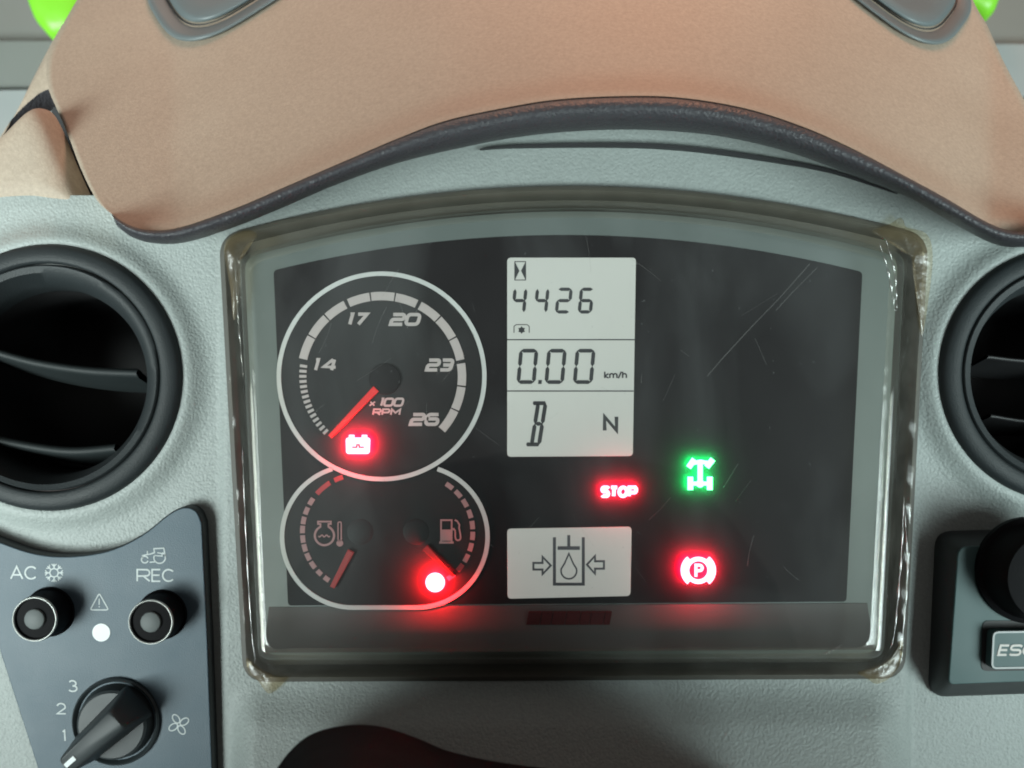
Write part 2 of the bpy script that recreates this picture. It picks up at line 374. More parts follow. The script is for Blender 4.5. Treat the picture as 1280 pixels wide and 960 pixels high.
o = px_plate(rounded([(1220, 124), (1420, 124), (1420, 330), (1220, 330)], 6), 0.262, 0.03, 0.0012).build('cab_sill_ledge', M['ring']); o['kind'] = 'structure'
def pillow(pts, y0, h, scales=((1, 0), (0.985, .35), (0.94, .68), (0.85, .88), (0.65, .98), (0.35, 1.0), (0.02, 1.0)), yfun=None):
    p2 = xz(pts, y0); cx = sum(p[0] for p in p2)/len(p2); cz = sum(p[1] for p in p2)/len(p2)
    return loft([[(cx+(a-cx)*s, y0-h*t, cz+(b-cz)*s) for a, b in p2] for s, t in scales], True, False, True)
def green(pts, label):
    v, f = pillow(pts, 0.215, 0.02); o = obj('green_panel', v, f, M['lime'], smooth=True)
    tag(o, label, 'body panel')
green(smooth_path([(60, -70), (47, -30), (47, 5), (55, 32), (66, 48), (85, 62), (120, 40), (125, -70)], 5, True), 'lime green rounded panel behind the beige cowl, peeking out at the upper left corner')
green(smooth_path([(1175, -70), (1170, 0), (1205, 30), (1224, 33), (1233, 18), (1238, -5), (1236, -70)], 5, True), 'small lime green panel sliver behind the beige cowl at the upper right corner')

# ------------------------------------------------------------------ beige cowl with charcoal trim
LIP_B = smooth_path([(146, 282), (164, 296), (192, 304), (232, 303), (290, 285), (350, 261), (420, 231), (500, 203), (580, 184), (640, 172.5), (700, 165.5), (770, 162), (840, 164), (910, 172), (985, 190), (1055, 215), (1130, 244), (1195, 281), (1240, 304), (1272, 309), (1306, 303), (1340, 280)], 8)
LEFTB = smooth_path([(140, 268), (121, 250), (102, 213), (84, 166), (70, 134), (61, 112), (58, 88), (64, 58), (96, 0), (145, -85)], 8)
RIGHTB = smooth_path([(1330, 268), (1338, 240), (1322, 202), (1281, 126), (1256, 80), (1233, 30), (1216, 0), (1180, -85)], 8)
TOPB = [(145 + (1180-145)*k/40, -85 - 10*math.sin(math.pi*k/40)) for k in range(41)]
LIPY = -0.030
def cowl_y(px, py):
    d = max(0.0, (lip_at(min(1238, max(215, px)))-py))/300
    edge = abs(px-640)/640
    return LIPY + 0.105*d**1.15 - 0.006*math.exp(-(d/0.06)**2) + 0.02*max(0, edge-0.55)**1.5
NU, NV = 140, 60
Bc, Tc = resample(LIP_T, NU), resample(TOPB, NU); Lc, Rc = resample(LEFTB, NV), resample(RIGHTB, NV)
cv = []; cf = []
for j in range(NV):
    v = j/(NV-1)
    for i in range(NU):
        u = i/(NU-1)
        q = [0, 0]
        for a in (0, 1):
            q[a] = (1-v)*Bc[i][a]+v*Tc[i][a]+(1-u)*Lc[j][a]+u*Rc[j][a] - ((1-u)*(1-v)*Bc[0][a]+u*(1-v)*Bc[-1][a]+(1-u)*v*Tc[0][a]+u*v*Tc[-1][a])
        cv.append(W(q[0], q[1], cowl_y(q[0], q[1])))
for j in range(NV-1):
    for i in range(NU-1):
        cf.append((j*NU+i, j*NU+i+1, (j+1)*NU+i+1, (j+1)*NU+i))
# rolled-back side edges
def skirt(idx, dx):
    base = len(cv)
    for k in idx:
        p = cv[k]; cv.append(Vector((p.x+dx, p.y+0.03, p.z)))
    for a in range(len(idx)-1):
        cf.append((idx[a], idx[a+1], base+a+1, base+a))
skirt([j*NU for j in range(NV)], 0.002); skirt([j*NU+NU-1 for j in range(NV)], -0.002)
cowl = thing('dashboard_cowl', W(640, 200, 0), 'beige plastic cowl arching over the instrument cluster with charcoal trim along its edge', 'cowl')
obj('shell', cv, cf, M['beige'], cowl, True)
Bt, Bb = resample(LIP_T, 220), resample(LIP_B, 220); rings = []
for (t, y) in ((-0.10, LIPY+0.012), (-0.02, LIPY-0.003), (0.10, LIPY-0.0085), (0.28, LIPY-0.0105), (0.5, LIPY-0.0095), (0.72, LIPY-0.006), (0.90, LIPY+0.000), (1.0, LIPY+0.008), (0.85, LIPY+0.020), (0.5, LIPY+0.028)):
    rr = []
    for k, (a, b) in enumerate(zip(Bt, Bb)):
        p = (a[0]+(b[0]-a[0])*t, a[1]+(b[1]-a[1])*t)
        rr.append(W(p[0], p[1], y))
    rings.append(rr)
v, f = loft(rings, False); obj('edge_trim', v, f, M['trim'], cowl, True)
wa = resample(smooth_path([(78, 30), (59, 64), (35, 111), (0, 183), (-60, 300)], 6), 30)
wb = resample(smooth_path([(88, 84), (70, 108), (46, 119), (2, 168), (-56, 290)], 6), 30)
wc = resample(smooth_path([(92, 120), (80, 134), (60, 141), (22, 182), (-36, 300)], 6), 30)
v, f = loft([[W(a[0]+6, a[1]+4, 0.078) for a in wa], [W(*a, 0.066) for a in wa], [W((a[0]*2+b[0])/3, (a[1]*2+b[1])/3, 0.060) for a, b in zip(wa, wb)], [W(*a, 0.060) for a in wb]], False)
obj('side_wing', v, f, M['beige'], cowl, True)
v, f = loft([[W(*a, 0.060) for a in wb], [W((a[0]+b[0])/2, (a[1]+b[1])/2, 0.064) for a, b in zip(wb, wc)], [W(*a, 0.075) for a in wc]], False)
obj('wing_edge', v, f, M['trim'], cowl, True)
px_plate([(66, 134), (84, 134), (110, 190), (150, 262), (146, 285), (112, 285), (90, 230), (62, 150)], 0.034, 0.002).build('gap_seal', M['seam'], cowl)

pts = smooth_path([(-70, 262), (-40, 232), (0, 191), (25, 165), (44, 146), (57, 138), (68, 144), (81, 168), (97, 207), (113, 243), (126, 268), (100, 268), (60, 263), (0, 268), (-60, 282)], 5, True)
v, f = pillow(pts, 0.012, 0.013, ((1, 0), (0.99, .22), (0.97, .42), (0.94, .58), (0.89, .73), (0.82, .85), (0.72, .93), (0.58, .975), (0.4, 1.0), (0.02, 1.0)))
tag(obj('corner_trim_cover', v, f, M['beige'], smooth=True), 'small beige corner cover above the left round air vent', 'trim cover')

# ------------------------------------------------------------------ defroster vents set in the cowl
def oval(cx, cy, a, b, ang, n=64, e=3.0):
    out = []
    for k in range(n):
        t = 2*math.pi*k/n; c, s = math.cos(t), math.sin(t)
        x = a*math.copysign(abs(c)**(2/e), c); y = b*math.copysign(abs(s)**(2/e), s)
        out.append((cx+x*math.cos(ang)-y*math.sin(ang), cy+x*math.sin(ang)+y*math.cos(ang)))
    return out
def defroster(cx, cy, a, b, ang, label, insert):
    y0 = cowl_y(cx, cy)
    t = thing('defroster_vent', W(cx, cy, y0), label, 'air vent', 'defroster vents in the beige cowl')
    def rg(s, dy, sx=0, sy=0):
        return [W(x+sx, y, cowl_y(x, y)+dy) for x, y in oval(cx, cy+sy, a*s, b*s, ang)]
    v, f = loft([rg(1.0, 0.004), rg(0.99, -0.002), rg(0.955, -0.0045), rg(0.90, -0.003), rg(0.80, -0.0005), rg(0.78, 0.001)], True); obj('outer_ring', v, f, M['defrost'], t, True)
    v, f = loft([rg(0.795, 0.001, 0, -6), rg(0.76, -0.004, 0, -6), rg(0.70, -0.006, 0, -6), rg(0.55, -0.0055, 0, -8), rg(0.36, -0.003, 0, -10)], True); obj('inner_ring', v, f, M['defrost'], t, True)
    v, f = loft([rg(0.815, 0.0005, 0, -4), rg(0.80, -0.0012, 0, -4), rg(0.785, 0.0005, 0, -4)], True); obj('seam', v, f, M['seam'], t, True)
    v, f = loft([rg(0.37, -0.0025, 0, -10), rg(0.33, -0.005, 0, -10), rg(0.15, -0.006, 0, -10)], True, False, True); obj('centre_cap', v, f, insert, t, True)
defroster(288, -35, 110, 61, -R(32), 'grey oval defroster vent in the left of the beige cowl, without pale insert', M['ring'])
defroster(1124, -24, 98, 52, R(37), 'grey oval defroster vent in the right of the beige cowl with pale insert', M['pale_blue'])

# ------------------------------------------------------------------ round air vents
def vent(c, label, prof_shift, vanes, n=120, vy=0.004, vm='vane'):
    cx, cy, r = c; sx, sy = prof_shift
    t = thing('round_air_vent', W(cx, cy, 0), label, 'air vent', 'round air vents beside the cluster')
    v, f = loft(lathe(cx, cy, [(r+2, 0.004), (r+2, -0.004), (r-1, -0.0062), (r-6, -0.0072), (r-19, -0.0078), (r-22, -0.0072), (r-23, -0.005)], n=n)); obj('outer_ring', v, f, M['ring'], t, True, 50)
    v, f = loft(lathe(cx, cy, [(r-23.2, -0.004), (r-24, -0.0066), (r-26, -0.0072, sx*.1, sy*.1), (r-33, -0.0065, sx*.3, sy*.3), (r-43, 0.002, sx*.8, sy*.8), (r-45, 0.006, sx, sy), (r-46, 0.016, sx, sy)], n=n)); obj('inner_ring', v, f, M['ring'], t, True, 50)
    v, f = loft(lathe(cx, cy, [(r-46, 0.012, sx, sy), (r-47, 0.05, sx, sy), (r-60, 0.07, sx, sy), (2, 0.075, sx, sy)], n=n), True, False, True); obj('duct', v, f, M['black'], t, True)
    for path, w in vanes:
        p = resample(smooth_path(path, 6), 30); y0 = vy
        front = xz(p, y0); h = w*S
        up = [(x, y0+0.002, z+h*0.5) for x, z in front]; fr = [(x, y0, z) for x, z in front]; lo = [(x, y0+0.003, z-h*0.5) for x, z in front]
        bk = [(x, y0+0.028, z-h*0.5-0.006) for x, z in front]; bu = [(x, y0+0.028, z-h*0.2-0.006) for x, z in front]
        v, f = loft([bu, up, fr, lo, bk], False); obj('vane', v, f, M[vm], t, True)
vent(LV, 'black round air vent left of the cluster with two curved louvre vanes', (-8, 5),
     [([(-60, 424), (0, 443), (47, 455), (109, 464), (170, 467)], 12), ([(-40, 540), (0, 552), (55, 562), (95, 565), (142, 561)], 12)])
vent(RV, 'black round air vent right of the cluster, cut off by the right edge', (2, 2),
     [([(1236, 446), (1300, 452), (1400, 450)], 6), ([(1240, 520), (1300, 528), (1400, 526)], 6)], vy=0.022, vm='black')

# ------------------------------------------------------------------ stroke lettering
def A_(cx, cy, rx, ry, a0, a1, n=10): return arc(cx, cy, rx, a0, a1, n, ry)
r = 0.30
GL = {
 '0': (1.25, [([(r, 0), (1.25-r, 0)] + A_(1.25-r, r, r, r, -90, 0, 4) + A_(1.25-r, 1-r, r, r, 0, 90, 4) + A_(r, 1-r, r, r, 90, 180, 4) + A_(r, r, r, r, 180, 270, 4)[:-1], True)]),
 '1': (0.36, [([(0.04, 1), (0.26, 1), (0.26, 0)], False)]),
 '2': (1.2, [([(0, 1), (1.2-r, 1)] + A_(1.2-.22, 1-.22, .22, .22, 90, 0, 4) + A_(1.2-.22, .5+.22, .22, .22, 0, -90, 4) + A_(.22, .5-.22, .22, .22, 90, 180, 4) + [(0, 0), (1.2, 0)], False)]),
 '3': (1.15, [([(0, 1), (1.15-r, 1)] + A_(1.15-.22, 1-.22, .22, .22, 90, 0, 4) + [(1.15, .5)] + A_(1.15-r, r, r, r, 0, -90, 4) + [(0, 0)], False), ([(.2, .5), (1.15, .5)], False)]),
 '4': (1.15, [([(.86, 0), (.86, 1)], False), ([(.74, 1), (.06, .32), (1.15, .27)], False)]),
 '6': (1.2, [([(1.1, 1), (r, 1)] + A_(r, 1-r, r, r, 90, 180, 4) + A_(r, r, r, r, 180, 270, 4) + A_(1.2-.22, .22, .22, .22, -90, 0, 4) + A_(1.2-.22, .55-.22, .22, .22, 0, 90, 4) + [(0.0, .55)], False)]),
 '7': (0.95, [([(0, 1), (.95, 1), (.32, 0)], False)]),
 'x': (0.7, [([(0, 0), (.7, .8)], False), ([(.0, .8), (.7, 0)], False)]),
 ' ': (0.3, []),
 'R': (1.1, [([(0, 0), (0, 1), (.85, 1)] + A_(.85, .72, .25, .26, 90, -90, 8) + [(0.05, .44)], False), ([(.55, .44), (1.1, 0)], False)]),
 'P': (1.05, [([(0, 0), (0, 1), (.75, 1)] + A_(.75, .70, .28, .29, 90, -90, 8) + [(0.05, .41)], False)]),
 'M': (1.3, [([(0, 0), (0, 1), (.65, .35), (1.3, 1), (1.3, 0)], False)]),
 'S': (0.95, [([(.95, .86)] + A_(.7, .78, .24, .22, 40, 90, 4) + A_(.28, .76, .27, .24, 90, 270, 8) + A_(.67, .26, .27, .26, 90, -90, 8) + A_(.25, .24, .25, .24, 270, 215, 4), False)]),
 'T': (0.9, [([(0, 1), (.9, 1)], False), ([(.45, 1), (.45, 0)], False)]),
 'O': (1.1, [(A_(.55, .5, .55, .5, 0, 360, 24)[:-1], True)]),
 'A': (1.0, [([(0, 0), (.5, 1.02), (1, 0)], False), ([(.18, .33), (.82, .33)], False)]),
 'C': (1.0, [(A_(.52, .5, .52, .5, 42, 318, 22), False)]),
 'E': (0.72, [([(.72, 1), (0, 1), (0, 0), (.72, 0)], False), ([(0, .52), (.66, .52)], False)]),
 'N': (0.8, [([(0, 0), (0, 1), (.8, 0), (.8, 1)], False)]),
 'k': (0.5, [([(0, 0), (0, 1.05)], False), ([(.5, .72), (.02, .32), (.52, 0)], False)]),
 'm': (0.95, [([(0, 0), (0, .72)], False), ([(0, .45)] + A_(.24, .5, .22, .22, 160, 0, 6) + [(.46, 0)], False), ([(.48, .45)] + A_(.72, .5, .22, .22, 160, 0, 6) + [(.94, 0)], False)]),
 '/': (0.4, [([(0, -.05), (.4, 1.05)], False)]),
 'h': (0.5, [([(0, 0), (0, 1.05)], False), ([(0, .45)] + A_(.25, .47, .24, .25, 160, 0, 6) + [(.49, 0)], False)]),
 's1': (0.3, [([(.15, 0), (.15, 1), (.0, .86)], False)]),
 's2': (0.7, [(A_(.35, .68, .33, .32, 165, -30, 10) + [(.0, 0), (.7, 0)], False)]),
 's3': (0.7, [(A_(.33, .74, .28, .26, 150, -90, 10), False), (A_(.33, .26, .34, .27, 90, -150, 12), False)]),
}
def text(chars, box, y, wt, mat_, name, parent, shear=0.0, gap=0.28, th=0.00015, lift=0.0):
    x0, y0, x1, y1 = box; h = (y1-y0)-wt
    tot = sum(GL[c][0] for c in chars)+gap*(len(chars)-1)
    sxx = ((x1-x0)-wt-shear*h)/tot; X = 0; mb = MB(); k = 0
    for c in chars:
        for pl, cl in GL[c][1]:
            pts = [(x0+wt/2+(X+a)*sxx+shear*b*h, y1-wt/2-b*h) for a, b in pl]
            px_ribbon(pts, wt, y-lift-0.00001*k, th, cl, mb); k += 1
        X += GL[c][0]+gap
    return mb.build(name, mat_, parent)
SEG = {'a': ((0, 1), (1, 1)), 'b': ((1, 1), (1, .5)), 'c': ((1, .5), (1, 0)), 'd': ((0, 0), (1, 0)), 'e': ((0, .5), (0, 0)), 'f': ((0, 1), (0, .5)), 'g': ((0, .5), (1, .5)), 'i': ((.42, 1), (.42, .5)), 'l': ((.42, .5), (.42, 0))}
DIG = {'0': 'abcdef', '4': 'fgbc', '2': 'abged', '6': 'afgecd', 'B': 'abcdilg'}
def seven(ch, box, wt, y, parent, shear=0.08, name='digit', m=None):
    x0, y0, x1, y1 = box; h = y1-y0-wt; w = x1-x0-wt-shear*h; mb = MB()
    for s in DIG[ch]:
        (a0, b0), (a1, b1) = SEG[s]
        if ch == 'B' and s == 'g': a0 = .42
        P = [Vector((x0+wt/2+a*w+shear*b*h, y1-wt/2-b*h)) for a, b in ((a0, b0), (a1, b1))]
        d = (P[1]-P[0]); L = d.length; d.normalize(); n = Vector((-d.y, d.x)); g = wt*0.16; q = wt/2
        A, B = P[0]+d*g, P[1]-d*g
        ends = 0.0 if ch == 'B' and s in 'ad' else q
        poly = [A-d*(q*.5)+n*0, A+d*ends+n*q, B-d*ends+n*q, B+d*(q*.5), B-d*ends-n*q, A+d*ends-n*q]
        px_plate([(p.x, p.y) for p in poly], y, 0.0001, 0, mb)
    return mb.build(name, m or M['lcd_ink'], parent)

# ------------------------------------------------------------------ instrument cluster
cl = thing('instrument_cluster', W(715, 845, 0), 'black instrument cluster with lit red and green lamps and two dials under clear cover', 'instrument cluster')
YF = -0.0004; YP = YF-0.0003
v, f = loft([ring3(xz(offset(CL_OUT, -7), 0), -0.0024), ring3(xz(offset(CL_OUT, -1), 0), -0.0030), ring3(xz(offset(CL_OUT, 2), 0), -0.0020), ring3(xz(offset(CL_OUT, 5), 0), 0.007), ring3(xz(offset(CL_OUT, 30), 0), 0.008)], True)
obj('housing_channel', v, f, M['channel'], cl, True, 40)
fo = offset(CL_COV, 3)
v, f = loft([ring3(xz(fo, 0.001), 0.012), ring3(xz(fo, 0.001), 0.0014), ring3(xz(offset(fo, 5), 0.001), 0.0006), ring3(xz(offset(fo, 9), 0), 0.0000)], True, False, True)
obj('frame', v, f, M['frame'], cl, True, 40)
px_plate(CL_FACE, YF, 0.0008).build('face_plate', M['face'], cl)
# darker lower ledge of the frame, leaning towards the viewer
n = 40; rr = []
for t in range(9):
    t /= 8; y = -0.0003-0.0066*t**1.6; l = (336-6*t, 759+57*t); q = (1084+9*t, 754+58*t)
    rr.append([W(l[0]+(q[0]-l[0])*k/n, l[1]+(q[1]-l[1])*k/n, y) for k in range(n+1)])
rr = [[p+Vector((0, 0.003, 0.0002)) for p in rr[0]]] + rr + [[p+Vector((0, 0.010, -0.0004)) for p in rr[-1]]]
v, f = loft(rr, False)
obj('lower_ledge', v, f, M['ledge'], cl, True, 40)
# dim red lettering bar on the lower ledge
mb = MB()
for k, (x, w) in enumerate(((658, 17.2), (675, 14.2), (689, 17.2), (706, 18.2), (724, 13.2), (737, 17.2), (754, 9))):
    px_plate([(x+3, 765.5), (x+w+2, 765.5), (x+w-1, 781), (x, 781)], -0.0024, 0.002, 0, mb)
o = mb.build('maker_lettering', mat('dim_red_lettering', (0.075, 0.008, 0.009), 0.8, var=0.3, vscale=500, spec=0.05), cl); o['label'] = 'dim red lettering strip, too dark to read'

# tachometer
TX, TY = 477, 470.5
tach = px_ribbon(circ(TX, TY, 128.5, 120), 5.5, YP, 0.0006, True).build('tachometer', M['print_ring'], cl)
mb = px_plate(circ(TX, TY, 126, 96), YF-0.0001, 0.0002); mb.build('dial', M['dial'], tach)
edges = [168-k*17.5 for k in range(13)]
for k in range(12):
    a0, a1 = edges[k], edges[k+1]
    g0 = 1.3 if k in (3, 6, 9) else 0.5; g1 = 1.3 if k in (2, 5, 8) else 0.5
    px_ribbon(parc(TX, TY, 100.5, a0-g0, a1+g1, 10), 10.5, YP, 0.0002).build('scale_segment', M['print_dial'], tach)
for k in range(15):
    a = 171.5+k*3.72
    px_ribbon(parc(TX, TY, 98.5, a, a+2.0, 2), 9-0.1*k, YP, 0.0002).build('scale_tick', M['print_dial'], tach)
for s, b in (('17', (432, 390.5, 461, 407.5)), ('20', (486, 391, 527.5, 407.5)), ('14', (389, 447.5, 424, 464.5)), ('23', (531, 448, 568.5, 464.5)), ('26', (511, 516, 551.5, 532.5))):
    text(s, b, YP, 3.9 if s == '14' else 4.3, M['print_dial'], 'numeral', tach, 0.28, 0.50 if s[0] == '1' else 0.34)
text('x', (461, 500, 470, 508), YP, 1.8, M['print_dial'], 'multiplier_lettering', tach, 0.2)
text('100', (473, 497, 506, 508.5), YP, 2.8, M['print_dial'], 'multiplier_lettering', tach, 0.28, 0.30)
text('RPM', (465, 510.5, 501.5, 519.5), YP, 2.2, M['print_dial'], 'unit_lettering', tach, 0.2, 0.30)
def needle(p0, p1, w0, w1, hub, hr, parent, m='needle_dim', hm='dial', hh=0.0001):
    y = -0.0024; a, b = Vector(p0), Vector(p1); d = (b-a).normalized(); n = Vector((-d.y, d.x))
    poly = [a+n*w0/2, b+n*w1/2, b-n*w1/2, a-n*w0/2]
    px_plate([(p.x, p.y) for p in poly], y, 0.0012, 0.0002).build('needle', M[m], parent)
    v, f = loft(lathe(hub[0], hub[1], [(hr, YF), (hr-1, -0.0004-hh), (hr-3, -0.0006-hh), (1, -0.00065-hh)], -0.001, 40), True, False, True); obj('hub', v, f, M[hm], parent, True, 40)
needle((470, 486), (412, 546), 9, 5.5, (481, 474), 20, tach, 'needle', 'hub', 0.0012)
# battery lamp
BACK = True; YB = YF-0.0032; mb = px_plate(rounded([(432, 547), (463, 547), (462, 567.5), (432.5, 567.5)], 4), YB, 0.0003)
for xa in (436, 452): px_plate(rounded([(xa, 543.5), (xa+7, 543.5), (xa+7, 547.2), (xa, 547.2)], 1), YB+0.00002, 0.0003, 0, mb)
bat = lit(mb.build('battery_lamp', M['lamp_red'], tach), M['spill_red']); BACK = False
bat['label'] = 'lit red battery warning lamp, glowing white at its core'
mb = px_ribbon([(440, 559), (446, 559), (446, 556), (449, 556), (449, 559), (455, 559)], 1.8, YB-0.0002, 0.0001); mb.build('battery_mark', M['print_red'], tach)

# temperature and fuel gauge
top_l = parc(441, 671, 88.5, 107.0, 270, 40); top_r = parc(521, 671, 88.5, -90, 73.0, 40)
gout = top_l + top_r
gauge = px_ribbon(gout, 5.5, YP, 0.0006).build('temperature_and_fuel_gauge', M['print_ring'], cl)
low = [p for p in parc(TX, TY, 131.5, 297.3, 242.7, 24)]
px_plate(gout[1:-1]+low, YF-0.00006, 0.0002).build('dial', M['dial'], gauge)
LT = [(112, 4.5, 1), (130, 8.5, 1), (148, 3.7, 0), (158.5, 3.7, 0), (168.5, 3.7, 0), (177.5, 3.7, 0), (187, 3.7, 0), (196, 3.7, 0), (205.5, 3.7, 0), (215, 3.7, 0), (225, 3.0, 0), (234.5, 3.0, 0)]
for a, h, rd in LT: px_ribbon(parc(450, 665, 72, a-h, a+h, 5), 6, YP, 0.0002).build('scale_tick', M['print_red'] if rd else M['print_glow_tint'], gauge)
for a, rd in ((54, 0), (42, 0), (30.5, 0), (18.5, 0), (7, 0), (-4, 0), (-15.5, 0), (-27.5, 0), (-39, 1), (-52, 0)):
    px_ribbon(parc(520, 665, 71, a-4.2, a+4.2, 5), 6, YP, 0.0002).build('scale_tick', M['print_red'] if rd else M['print_glow_tint'], gauge)
needle((438.5, 689), (415, 734.5), 8.5, 6, (450, 665), 17, gauge)
needle((531, 684.5), (567, 720), 8.5, 4, (520, 665), 17, gauge)
mb = px_ribbon(parc(405.5, 669.5, 12, 118, 422, 30), 2.6, YP, 0.0002)
px_ribbon([(400.5, 659.5), (400.5, 655), (397.5, 655), (397.5, 652), (413.5, 652), (413.5, 655), (410.5, 655), (410.5, 659.5)], 2.0, YP, 0.0002, False, mb)
px_ribbon([(398+k*1.2, 670+1.2*math.sin(k*1.3)) for k in range(13)], 1.5, YP, 0.0002, False, mb)
px_ribbon(rounded([(422.5, 676), (422.5, 652.5), (426.5, 652.5), (426.5, 676)], 1.8, 4), 1.5, YP, 0.0002, False, mb)
px_plate(circ(424.7, 679, 4.2, 20), YP, 0.0002, 0, mb); mb.build('coolant_symbol', M['print_glow_tint'], gauge)
mb = px_plate([(551, 662), (564.5, 662), (564.5, 676), (551, 676)], YP, 0.0002)
px_ribbon([(551.3, 678), (551.3, 650.2), (564.6, 650.2), (564.6, 678)], 2, YP-.00002, 0.0002, False, mb); px_ribbon([(549, 678.2), (567, 678.2)], 2.6, YP-.00004, 0.0002, False, mb)
px_ribbon([(565, 661), (567.3, 661)] + parc(567, 664, 2, 90, 0, 3) + [(569, 671)] + parc(572.5, 672.3, 3.2, 180, 360, 6) + [(575.5, 668), (573.8, 660), (574.3, 656), (571.5, 651.5), (568.5, 650)], 1.9, YP-.00006, 0.0002, False, mb)
mb.build('fuel_pump_symbol', M['print_glow_tint'], gauge)
v, f = loft(lathe(544, 728, [(12.2, YF-0.0030), (12, YF-0.0034), (10, YF-0.0038), (5, YF-0.0041), (1, YF-0.0042)], YF-0.003, 36), True, True, True)
o = lit(obj('fuel_lamp', v, f, M['lamp_red_hot'], gauge), M['spill_hot']); o['label'] = 'round low fuel lamp, lit glaring red'

# upper display
lcd = px_plate(rounded([(634, 322), (795, 322), (791, 570), (634, 571)], 5), YP-0.0002, 0.0004, 0.00008).build('hour_and_speed_display', M['lcd'], cl)
lcd['label'] = 'tall pale display reading 4426, 0.00 km/h, B and N'
YL = YP-0.0003
for yy, x1 in ((424.6, 793.5), (488.8, 792)): px_ribbon([(634, yy), (x1, yy)], 1.5, YL, 0.0001).build('divider_line', M['lcd_ink'], lcd)
for ch, x0, x1 in (('4', 639, 659.5), ('4', 667, 687), ('2', 693.5, 716), ('6', 722, 743)): seven(ch, (x0, 359.5, x1, 392), 4.2, YL, lcd, 0.10)
for x0, x1 in ((645.5, 673), (680.5, 708.5), (716, 744.5)): seven('0', (x0, 436, x1, 480), 4.8, YL, lcd, 0.09)
px_plate([(673, 475), (677.5, 475), (677, 480), (672.5, 480)], YL, 0.0001).build('decimal_point', M['lcd_ink'], lcd)
seven('B', (655.5, 501.5, 684.5, 558), 5.0, YL, lcd, 0.16, 'gear_letter', M['lcd_ink'])
text('km/h', (755, 464, 784, 473.5), YL, 1.9, M['lcd_ink'], 'unit_lettering', lcd, 0, 0.18, 0.0001)
text('N', (753.5, 518.5, 773, 540.5), YL, 4.8, M['lcd_ink'], 'neutral_letter', lcd, 0, 0.2, 0.0001)
mb = px_ribbon([(643.5, 327), (657, 327), (657, 350), (643.5, 350)], 1.1, YL, 0.0001, True)
px_plate([(644, 328), (649.3, 338.5), (644, 349)], YL-.00001, 0.0001, 0, mb); px_plate([(656.5, 328), (656.5, 349), (651.3, 338.5)], YL-.00001, 0.0001, 0, mb)
mb.build('hourglass_symbol', M['lcd_ink'], lcd)
mb = px_ribbon([(642.5, 416), (642.5, 408), (645, 405.8), (659, 405.8), (661.5, 408), (661.5, 416)], 1.0, YL, 0.0001)
px_plate([(652+(4.8 if k % 2 else 3.2)*math.cos(k*math.pi/6), 412.5+(4.8 if k % 2 else 3.2)*math.sin(k*math.pi/6)) for k in range(12)], YL, 0.0001, 0, mb)
mb.build('shaft_symbol', M['lcd_ink'], lcd)
# lower display
lcd2 = px_plate(rounded([(634, 661), (789.5, 658.5), (788, 745), (634.5, 748.5)], 5), YP-0.0002, 0.0004, 0.00008).build('pressure_display', M['lcd'], cl)
lcd2['label'] = 'wide pale display showing an oil cylinder between two arrows'
def z8(p): return [(620+a/3.765, 560+b/3.765) for a, b in p]
px_ribbon(z8([(275, 420), (275, 641), (411, 641), (411, 420)]), 3.8, YL, 0.0001).build('cylinder_symbol', M['lcd_grey'], lcd2)
mb = px_ribbon(z8([(342.5, 410), (342.5, 465)]), 3.8, YL, 0.0001); px_ribbon(z8([(290, 471), (395, 471)]), 4.6, YL-.00001, 0.0001, False, mb); mb.build('piston_symbol', M['lcd_grey'], lcd2)
px_ribbon(z8([(343, 497), (364, 545)] + [(343+37*math.cos(R(a)), 578+38*math.sin(R(a))) for a in range(-15, 200, 15)] + [(322, 545)]), 2.0, YL, 0.0001, True).build('drop_symbol', M['lcd_grey'], lcd2)
px_ribbon(z8([(176, 541), (219, 541), (219, 512), (258, 553), (219, 594), (219, 572), (176, 572)]), 2.6, YL, 0.0001, True).build('arrow_symbol', M['lcd_grey'], lcd2)
px_ribbon(z8([(508, 533), (466, 533), (466, 508), (428, 549), (466, 592), (466, 568), (508, 568)]), 2.6, YL, 0.0001, True).build('arrow_symbol', M['lcd_grey'], lcd2)
# lit lamps
LH = 0.0003; YLmp = YF-0.0032; BACK = True
o = text('STOP', (750, 607, 798, 622.5), YLmp, 4.6, M['lamp_red'], 'stop_lamp', cl, 0.05, 0.34, LH); lit(o, M['spill_red']); o['label'] = 'lit red STOP lamp'
mb = MB(); k = 0
for pts, w in (([(860.8, 584.5), (868.2, 574)], 7), ([(883.4, 584), (891.2, 574)], 7), ([(866, 579), (876, 577), (886, 579)], 5), ([(875.3, 575.5), (875.3, 606)], 6.5), ([(863, 596), (863, 612.5)], 7), ([(887.3, 596), (887.3, 612.5)], 7), ([(863, 604.5), (887, 604.5)], 5)):
    px_ribbon(pts, w, YLmp-0.00001*k, LH, False, mb); k += 1
px_plate(circ(875.3, 604.5, 5, 16), YLmp-0.0001, LH, 0, mb)
o = lit(mb.build('axle_lamp', M['lamp_green'], cl), M['spill_green']); o['label'] = 'lit green four-wheel-drive axle lamp'
mb = px_ribbon(circ(873, 713, 14.2, 40), 5.6, YLmp, LH, True)
px_ribbon(parc(873, 713, 19.6, 128, 232, 14), 5.0, YLmp-.00002, LH, False, mb); px_ribbon(parc(873, 713, 19.6, -52, 52, 14), 5.0, YLmp-.00004, LH, False, mb)
px_ribbon([(870, 721), (870, 706.5), (874.5, 706.5)] + parc(874.5, 710, 3.5, 90, -90, 6) + [(871, 713.5)], 3.6, YLmp-.00006, LH, False, mb)
o = lit(mb.build('parking_brake_lamp', M['lamp_red'], cl), M['spill_red']); BACK = False; o['label'] = 'lit red parking brake lamp with a P in a circle'
